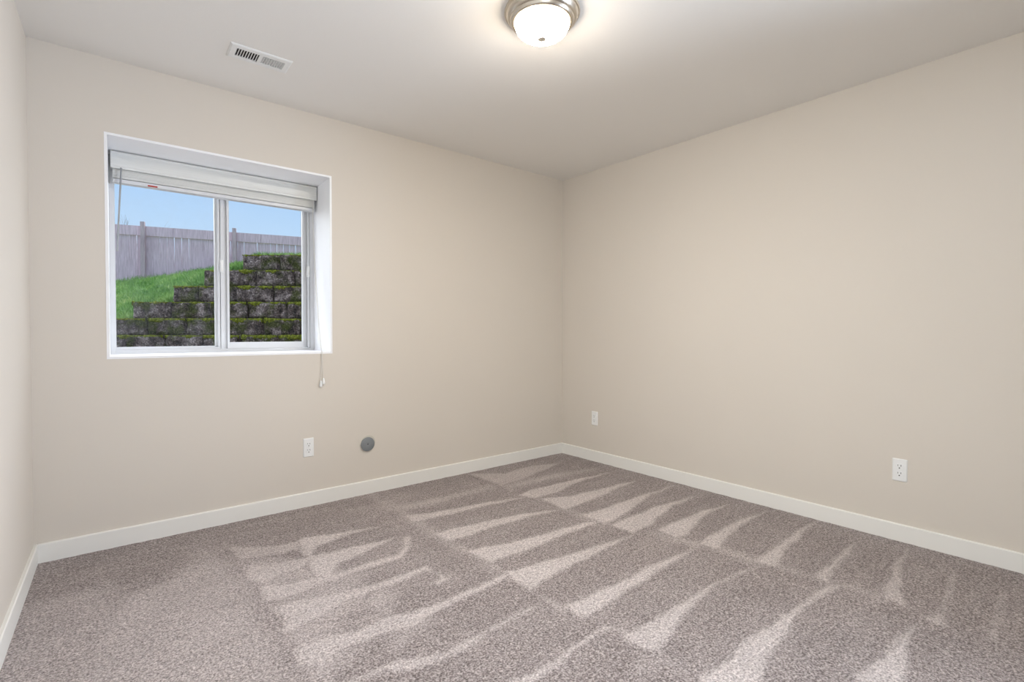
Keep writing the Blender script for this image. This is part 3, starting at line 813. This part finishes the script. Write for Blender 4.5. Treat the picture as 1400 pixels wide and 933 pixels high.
# round grey cover
rc_ = empty('wall_cover_cap', (-1.822, 0.0, 0.333))
tag(rc_, 'round grey plastic cover cap on the window wall, right of the outlet', 'cover cap')
RX = Matrix.Rotation(math.radians(90), 4, 'X')
obj('mounting_ring', lathe([(0, 0.0), (0.047, 0.0), (0.047, 0.004), (0.044, 0.006), (0, 0.006)], 48, M=Matrix.Translation((0.006, 0, 0.010)) @ RX), m_ringm, rc_, smooth=True)
obj('disc', lathe([(0, 0.006), (0.0465, 0.006), (0.0475, 0.009), (0.0465, 0.0125), (0.043, 0.0145), (0.010, 0.0155), (0.0075, 0.0135), (0, 0.0130)], 64, M=RX), m_grey, rc_, smooth=True)
obj('screw', lathe([(0, 0.0145), (0.0030, 0.0145), (0.0040, 0.013), (0, 0.013)], 16, M=RX), m_dark, rc_, smooth=True)

# ================================================================== outdoors
FW = Vector((math.cos(YAW), math.sin(YAW), 0))
RT = Vector((math.sin(YAW), -math.cos(YAW), 0))
O0 = Vector((CAM.x, CAM.y, 0))


def gp_(X, Z, z=0.0):
    """ground frame of the garden: X to the right, Z away from the house corner"""
    return O0 + RT * X + FW * Z + Vector((0, 0, z))


# ---- materials
m_block = Mat('weathered_concrete_block', (0.1, 0.1, 0.1, 1), 0.95, spec=0.15)
m_block.tc = m_block.n.new('ShaderNodeTexCoord')
oi_ = m_block.n.new('ShaderNodeObjectInfo')
vm_ = m_block.n.new('ShaderNodeVectorMath')
vm_.operation = 'ADD'
cm_ = m_block.n.new('ShaderNodeVectorMath')
cm_.operation = 'SCALE'
m_block.l.new(oi_.outputs['Location'], cm_.inputs[0])
cm_.inputs['Scale'].default_value = 7.3
m_block.l.new(m_block.tc.outputs['Object'], vm_.inputs[0])
m_block.l.new(cm_.outputs[0], vm_.inputs[1])
VB = vm_.outputs[0]
q1 = m_block.noise(9, 6, 0.75, vec=VB)
q2 = m_block.noise(55, 4, 0.8, vec=VB)
q3 = m_block.noise(5, 4, 0.6, vec=VB)
b0 = m_block.ramp(q1, [(0.36, lin(53, 49, 46)), (0.48, lin(114, 102, 95)), (0.62, lin(174, 162, 155))])
b1 = m_block.ramp(q2, [(0.42, (0.45, 0.45, 0.47, 1)), (0.56, (1.0, 1.0, 1.0, 1)), (0.66, (2.5, 2.5, 2.6, 1))])
bb_ = m_block.mix(1.0, b0, b1, 'MULTIPLY')
gm = m_block.ramp(q3, [(0.47, (0, 0, 0, 1)), (0.62, (0.8, 0.8, 0.8, 1))])
bb_ = m_block.mix(gm, bb_, m_block.ramp(q2, [(0.35, lin(36, 45, 16)), (0.65, lin(94, 105, 38))]))
m_block.color(bb_)
m_block.bump(m_block.math('ADD', q1, q2), 1.0, 0.03)
m_moss = Mat('moss', lin(123, 139, 45), 1.0, spec=0.05)
m_moss.color(m_moss.ramp(m_moss.noise(45, 4, 0.7), [(0.3, lin(49, 56, 20)), (0.5, lin(108, 116, 40)), (0.72, lin(159, 166, 69))]))
m_moss.bump(m_moss.noise(90, 3, 0.7), 1.0, 0.02)
m_soil = Mat('grass_soil', lin(80, 110, 48), 1.0, spec=0.05)
m_soil.color(m_soil.ramp(m_soil.noise(6, 5, 0.7), [(0.3, lin(62, 97, 41)), (0.55, lin(106, 145, 64)), (0.75, lin(156, 179, 94))]))
m_grass = Mat('grass_blades', lin(113, 175, 73), 0.8, spec=0.2)
m_grass.color(m_grass.ramp(m_grass.noise(1.7, 5, 0.7), [(0.30, lin(59, 94, 45)), (0.45, lin(104, 144, 73)), (0.58, lin(146, 175, 99)), (0.70, lin(194, 203, 132))]))
m_dirt = Mat('bare_dirt', lin(118, 108, 98), 1.0, spec=0.05)
m_dirt.color(m_dirt.ramp(m_dirt.noise(9, 5, 0.7), [(0.3, lin(92, 82, 72)), (0.7, lin(146, 136, 124))]))
m_fence = Mat('weathered_fence_board', lin(188, 169, 181), 0.9, spec=0.2)
ff = m_fence.noise(2.2, 5, 0.65, vec=m_fence.coord((14, 14, 1)))
m_fence.color(m_fence.mix(m_fence.noise(1.4, 4), m_fence.ramp(ff, [(0.3, lin(188, 158, 170)), (0.7, lin(232, 202, 215))]), m_fence.ramp(ff, [(0.3, lin(201, 171, 183)), (0.7, lin(240, 215, 228))])))
m_fence.bump(ff, 0.3, 0.01)
m_post = Mat('weathered_fence_post', lin(162, 143, 150), 0.9, spec=0.2)
m_post.color(m_post.ramp(m_post.noise(2.2, 5, 0.65, vec=m_post.coord((14, 14, 1))), [(0.3, lin(168, 145, 152)), (0.7, lin(214, 189, 196))]))
m_twig = Mat('bare_twig_bark', lin(96, 84, 80), 0.9)

# ---- retaining wall: each split-face block is a thing of its own
TOPS = [2.033, 1.838, 1.642, 1.446, 1.243, 1.040, 0.840, 0.640]
PX = lambda px, Z=6.0: (px - 700) / FOC * Z
BWD = 0.46
starts = [(328, 328), (277, 298), (237, 271), (185, 236), (120, 155), (70, 129), (30, 103), (30, 77)]
ordn = ['first', 'second', 'third', 'fourth', 'fifth', 'sixth', 'seventh', 'eighth', 'ninth', 'tenth', 'eleventh', 'twelfth']
courses = ['top', 'second', 'third', 'fourth', 'fifth', 'sixth', 'seventh', 'bottom']


def rough_block(w, h, d, seed, mossy):
    """split-face block, front at local -y, origin at its bottom front middle"""
    rnd = random.Random(seed)
    nxs, nzs = max(6, int(w / 0.025)), 9
    bm = bmesh.new()
    G = []
    for j in range(nzs + 1):
        row = []
        for i in range(nxs + 1):
            u, v = i / nxs, j / nzs
            x, z = (u - 0.5) * w, v * h
            ed = min(u, 1 - u) * w
            ez = min(v, 1 - v) * h
            rnd_ = 0.030 * max(0, 1 - ed / 0.03) ** 2 + 0.016 * max(0, 1 - ez / 0.02) ** 2
            nn = noise.noise(Vector((x * 9 + seed * 3.1, z * 9, seed))) * 0.018 + noise.noise(Vector((x * 30, z * 30 + seed, 5))) * 0.009
            row.append(bm.verts.new((x, rnd_ + nn, z)))
        G.append(row)
    for j in range(nzs):
        for i in range(nxs):
            bm.faces.new((G[j][i], G[j][i + 1], G[j + 1][i + 1], G[j + 1][i]))
    border = [G[0][i] for i in range(nxs + 1)] + [G[j][nxs] for j in range(1, nzs + 1)] + [G[nzs][i] for i in range(nxs - 1, -1, -1)] + [G[j][0] for j in range(nzs - 1, 0, -1)]
    back = [bm.verts.new((v.co.x, d, v.co.z)) for v in border]
    n_ = len(border)
    for k in range(n_):
        bm.faces.new((border[k], back[k], back[(k + 1) % n_], border[(k + 1) % n_]))
    bm.faces.new(back)
    return bm


def moss_strip(w, h, seed, amount):
    """one ragged cushion of moss hanging over the top front edge"""
    bm = bmesh.new()
    n_ = int(w / 0.007)
    rings = []
    for i in range(n_ + 1):
        x = (i / n_ - 0.5) * (w - 0.004)
        a = noise.noise(Vector((x * 7, seed * 3.7, 1))) + 0.5 * noise.noise(Vector((x * 26, seed * 2.3, 7)))
        f = noise.noise(Vector((x * 75, seed * 5.1, 2)))
        r = max(0.0018, 0.026 * (amount + a * 0.95) + 0.006 * f)
        if i in (0, n_):
            r = 0.0018
        rings.append([bm.verts.new((x + 0.003 * noise.noise(Vector((x * 50, k * 9, seed))), 0.008 - 0.62 * r * math.sin(t) * (1 + .4 * noise.noise(Vector((x * 60, k * 5.0, seed)))),
                                    h - 0.003 - r * 0.55 + r * math.cos(t) * (1 + .5 * noise.noise(Vector((x * 60, k * 5.0 + 3, seed))))))
                      for k, t in enumerate([2 * math.pi * q / 9 for q in range(9)])])
    for A_, B_ in zip(rings[:-1], rings[1:]):
        for k in range(9):
            bm.faces.new((A_[k], A_[(k + 1) % 9], B_[(k + 1) % 9], B_[k]))
    bm.faces.new(rings[0][::-1])
    bm.faces.new(rings[-1])
    return bm


wall_rot = math.atan2(RT.y, RT.x) + math.radians(1.2)
cnt = 0
amounts = [0.25, 0.4, 0.5, 0.6, 0.85, 0.9, 0.6, 0.5]
for ci, ((st, jt), top) in enumerate(zip(starts, TOPS)):
    h = (TOPS[ci - 1] - top) if ci else 0.195
    nexth = 0.195
    edges = [PX(st)]
    nx_ = PX(jt)
    if nx_ - edges[0] > 0.08:
        edges.append(nx_)
    while edges[-1] < PX(520):
        edges.append(edges[-1] + BWD + random.uniform(-0.012, 0.012))
    bi = 0
    for a, b in zip(edges[:-1], edges[1:]):
        xm = (a + b) / 2
        if b - a > 0.6:
            continue
        hgt = (TOPS[ci] - TOPS[ci + 1]) if ci < 7 else 0.2
        w = b - a - 0.006
        Z = 6.0 + (7 - ci) * 0.022 - 0.10 + (xm + 2.6) * math.sin(math.radians(1.2)) + random.uniform(-0.012, 0.012)
        pos = gp_(xm, Z, top - hgt + 0.001)
        o = obj('retaining_block', rough_block(w, hgt - 0.003, 0.28, cnt * 1.7 + 0.3, 0), m_block, None, smooth=True)
        o.location = pos
        o.rotation_euler = (0, 0, wall_rot)
        where = ('the top course' if ci == 0 else 'the bottom course' if ci == 7 else 'the %s course down' % courses[ci])
        tag(o, 'mossy %sconcrete block, %s from left in %s of the garden wall' % ('half-length ' if b - a < 0.3 else '', ordn[min(bi, 11)], where),
            'concrete block', 'blocks of the stepped retaining wall')
        mb = moss_strip(w, hgt - 0.004, cnt + 3, amounts[ci] * (0.65 if xm < PX(300) else 1.0))
        if len(mb.verts):
            mo = obj('moss', mb, m_moss, o, smooth=True)
            mo['label'] = 'bright green moss along the top edge'
        else:
            mb.free()
        cnt += 1
        bi += 1

# ---- lawn bank behind the wall, rising to the fence
FA = gp_(PX(198, 15.05), 15.05)
fdir = (RT * 0.925 + FW * 0.379).normalized()
fnor = Vector((-fdir.y, fdir.x, 0))
if fnor.dot(FW) < 0:
    fnor = -fnor


def near_h(X):
    """height of the soil retained just behind the stepped wall"""
    pts = [(PX(40), 0.80), (PX(120), 1.0), (PX(158), 1.22), (PX(187), 1.25), (PX(200), 1.43), (PX(237), 1.45), (PX(250), 1.62),
           (PX(277), 1.66), (PX(290), 1.82), (PX(328), 1.86), (PX(340), 2.0), (PX(500), 2.02)]
    if X <= pts[0][0]:
        return pts[0][1]
    for (a, va), (b, vb) in zip(pts[:-1], pts[1:]):
        if X <= b:
            return va + (vb - va) * (X - a) / (b - a)
    return pts[-1][1]


def fence_t(X, Z):
    return X, Z


def fence_Z(X):
    # fence line in (X, Z): passes (PX(198,15.05), 15.05), direction (0.925, 0.379)
    return 15.05 + (X - PX(198, 15.05)) * 0.379 / 0.925


def ground_h(X, Z):
    """X, Z in garden frame"""
    Zn = 6.18
    k = max(0.0, min(1.0, (Z - Zn) / max(0.5, (fence_Z(X) - Zn))))
    # follow sight rays back to the wall for the retained level
    Xn = X * (Zn / max(Z, 0.1))
    Xn = Xn * (1 - k) + Xn * k
    pxx = 700 + X / max(Z, 0.1) * FOC
    hf = 2.58 + 0.46 * max(-0.3, min(1.5, (pxx - 160) / 117.0))
    hn = near_h(Xn)
    return hn + (hf - hn) * (k ** 0.9) + 0.04 * noise.noise(Vector((X * 0.8, Z * 0.8, 0)))


bm = bmesh.new()
NX, NZ = 110, 56
G = []
for j in range(NZ + 1):
    t = (j / NZ) ** 1.5
    Z = 6.24 + t * 18.0
    row = []
    for i in range(NX + 1):
        X = (-1.7 + i / NX * 1.57) * Z
        row.append(bm.verts.new(gp_(X, Z, ground_h(X, Z) - 0.02)))
    G.append(row)
for j in range(NZ):
    for i in range(NX):
        bm.faces.new((G[j][i], G[j][i + 1], G[j + 1][i + 1], G[j + 1][i]))
# body under the lawn so it has depth
bot = [v for v in G[0]]
low = [bm.verts.new(Vector((v.co.x, v.co.y, -0.2))) for v in bot]
for i in range(NX):
    bm.faces.new((low[i], low[i + 1], bot[i + 1], bot[i]))
tag(obj('lawn_bank', bm, m_soil, smooth=True), kind='structure')
# dirt at the foot of the wall, outside the window
tag(obj('ground_strip', boxes((-9.0, WD, 0.25, 2.5, 7.0, 0.45)), m_dirt), kind='structure')

# blades
rnd = random.Random(11)
vs, fs = [], []
for k in range(88000):
    u = rnd.random() ** 1.7
    Z = 6.16 + u * 11.5
    X = rnd.uniform(-1.20, -0.42) * Z
    if Z > fence_Z(X) - 0.05:
        continue
    hz = ground_h(X, Z) - 0.02
    hh = rnd.uniform(0.05, 0.13) * (1.25 if noise.noise(Vector((X * 1.2, Z * 1.2, 3))) > 0.1 else 0.85)
    w = rnd.uniform(0.006, 0.011)
    a = rnd.uniform(0, math.pi * 2)
    lean = rnd.uniform(0.1, 0.8) * hh
    la = rnd.uniform(0, math.pi * 2)
    p = gp_(X, Z, hz)
    sx, sy = math.cos(a) * w / 2, math.sin(a) * w / 2
    lx, ly = math.cos(la) * lean, math.sin(la) * lean
    n0 = len(vs)
    vs += [(p.x - sx, p.y - sy, p.z), (p.x + sx, p.y + sy, p.z),
           (p.x - sx * .8 + lx * .35, p.y - sy * .8 + ly * .35, p.z + hh * .6), (p.x + sx * .8 + lx * .35, p.y + sy * .8 + ly * .35, p.z + hh * .6),
           (p.x + lx, p.y + ly, p.z + hh)]
    fs += [(n0, n0 + 1, n0 + 3, n0 + 2), (n0 + 2, n0 + 3, n0 + 4)]
me = bpy.data.meshes.new('grass')
me.from_pydata(vs, [], fs)
me.materials.append(m_grass.m)
go = bpy.data.objects.new('grass', me)
COL.objects.link(go)
tag(go, 'bright green lawn grass on the bank behind the stepped block wall', 'grass', kind='stuff')

# ---- fence
fa = math.atan2(fdir.y, fdir.x)
fe = empty('wooden_fence', (FA.x, FA.y, 2.6), fa)
tag(fe, 'tall weathered grey wooden fence at the top of the grass bank', 'fence')
# local frame: x along the fence, -y towards the house, z up from 2.6
FB, FT = -0.25, 1.68           # bottom and top of the boards (local z)
x = -9.0
rf = random.Random(5)
while x < 12.0:
    w = 0.192 + rf.uniform(-0.006, 0.006)
    g0 = rf.choice([0.0, 0.004, 0.009, 0.012, 0.016, 0.019])
    g1 = 0.0
    gz = rf.uniform(0.35, 0.85)       # how far down the gap reaches
    h_ = FT - FB
    bm = bmesh.new()
    zc = FT - 0.28 - (FT - 0.28 - FB) * gz
    yj = rf.uniform(-0.002, 0.002)
    P = [(x, FB), (x + w + 0.001, FB), (x + w + 0.001, zc), (x + w - g0, FT - 0.3), (x + w - g0, FT), (x, FT)]
    prism(P, 'y', 0.0 + yj, 0.018 + yj, bm)
    obj('board', bm, m_fence, fe)
    x += w
for zt in (FT - 0.28, FB + 0.35):
    if zt > 1:
        xx = -9.0
        for k in range(9):
            obj('top_rail', boxes((xx + 0.003, -0.030, zt, xx + 2.437, -0.003, FT + 0.012)), m_fence, fe, bevel=0.004)
            xx += 2.44
for k in range(-3, 5):
    xp = 2.44 * k
    bm = boxes((xp - 0.055, -0.13, FB - 0.1, xp + 0.055, -0.031, FT + 0.13))
    obj('post', bm, m_post, fe, bevel=0.006)

# ---- bare shrub showing over the fence
rt = random.Random(21)


def bare_shrub(base, height, n, label):
    bm = bmesh.new()

    def grow(p, d, L, r, depth):
        pts = [p]
        q = p
        for s_ in range(4):
            d = (d + Vector((rt.uniform(-1, 1), rt.uniform(-1, 1), rt.uniform(-.4, .7))) * 0.16).normalized()
            q = q + d * L / 4
            pts.append(q)
        tube(bm, pts, [r, r * .9, r * .8, r * .7, r * .55], 5)
        if depth > 0:
            for s_ in range(rt.choice([3, 4, 4])):
                t = rt.uniform(0.35, 1.0)
                pi_ = pts[min(4, int(t * 4))]
                nd = (d + Vector((rt.uniform(-1, 1), rt.uniform(-1, 1), rt.uniform(-.1, .8))) * 0.75).normalized()
                grow(pi_, nd, L * rt.uniform(0.5, 0.75), r * 0.55, depth - 1)
    for s_ in range(n):
        d = Vector((rt.uniform(-.5, .5), rt.uniform(-.5, .5), 1)).normalized()
        grow(Vector((rt.uniform(-.1, .1), rt.uniform(-.1, .1), 0)), d, height * 0.5, 0.014, 3)
    o = obj('bare_shrub', bm, m_twig)
    o.location = base
    tag(o, label, 'shrub')
    return o


def behind(px, Z, z):
    return gp_(PX(px, Z), Z, z)


bare_shrub(behind(181, 18.0, 2.45), 3.2, 5, 'bare leafless shrub rising above the fence near the left edge of the window')
bare_shrub(behind(214, 20.0, 2.45), 2.5, 3, 'low bare twigs barely showing over the fence, right of the taller bare shrub')
tag(obj('far_ground', boxes((-60, 14, 1.6, 40, 70, 1.9)), m_soil), kind='structure')
bpy.context.view_layer.update()
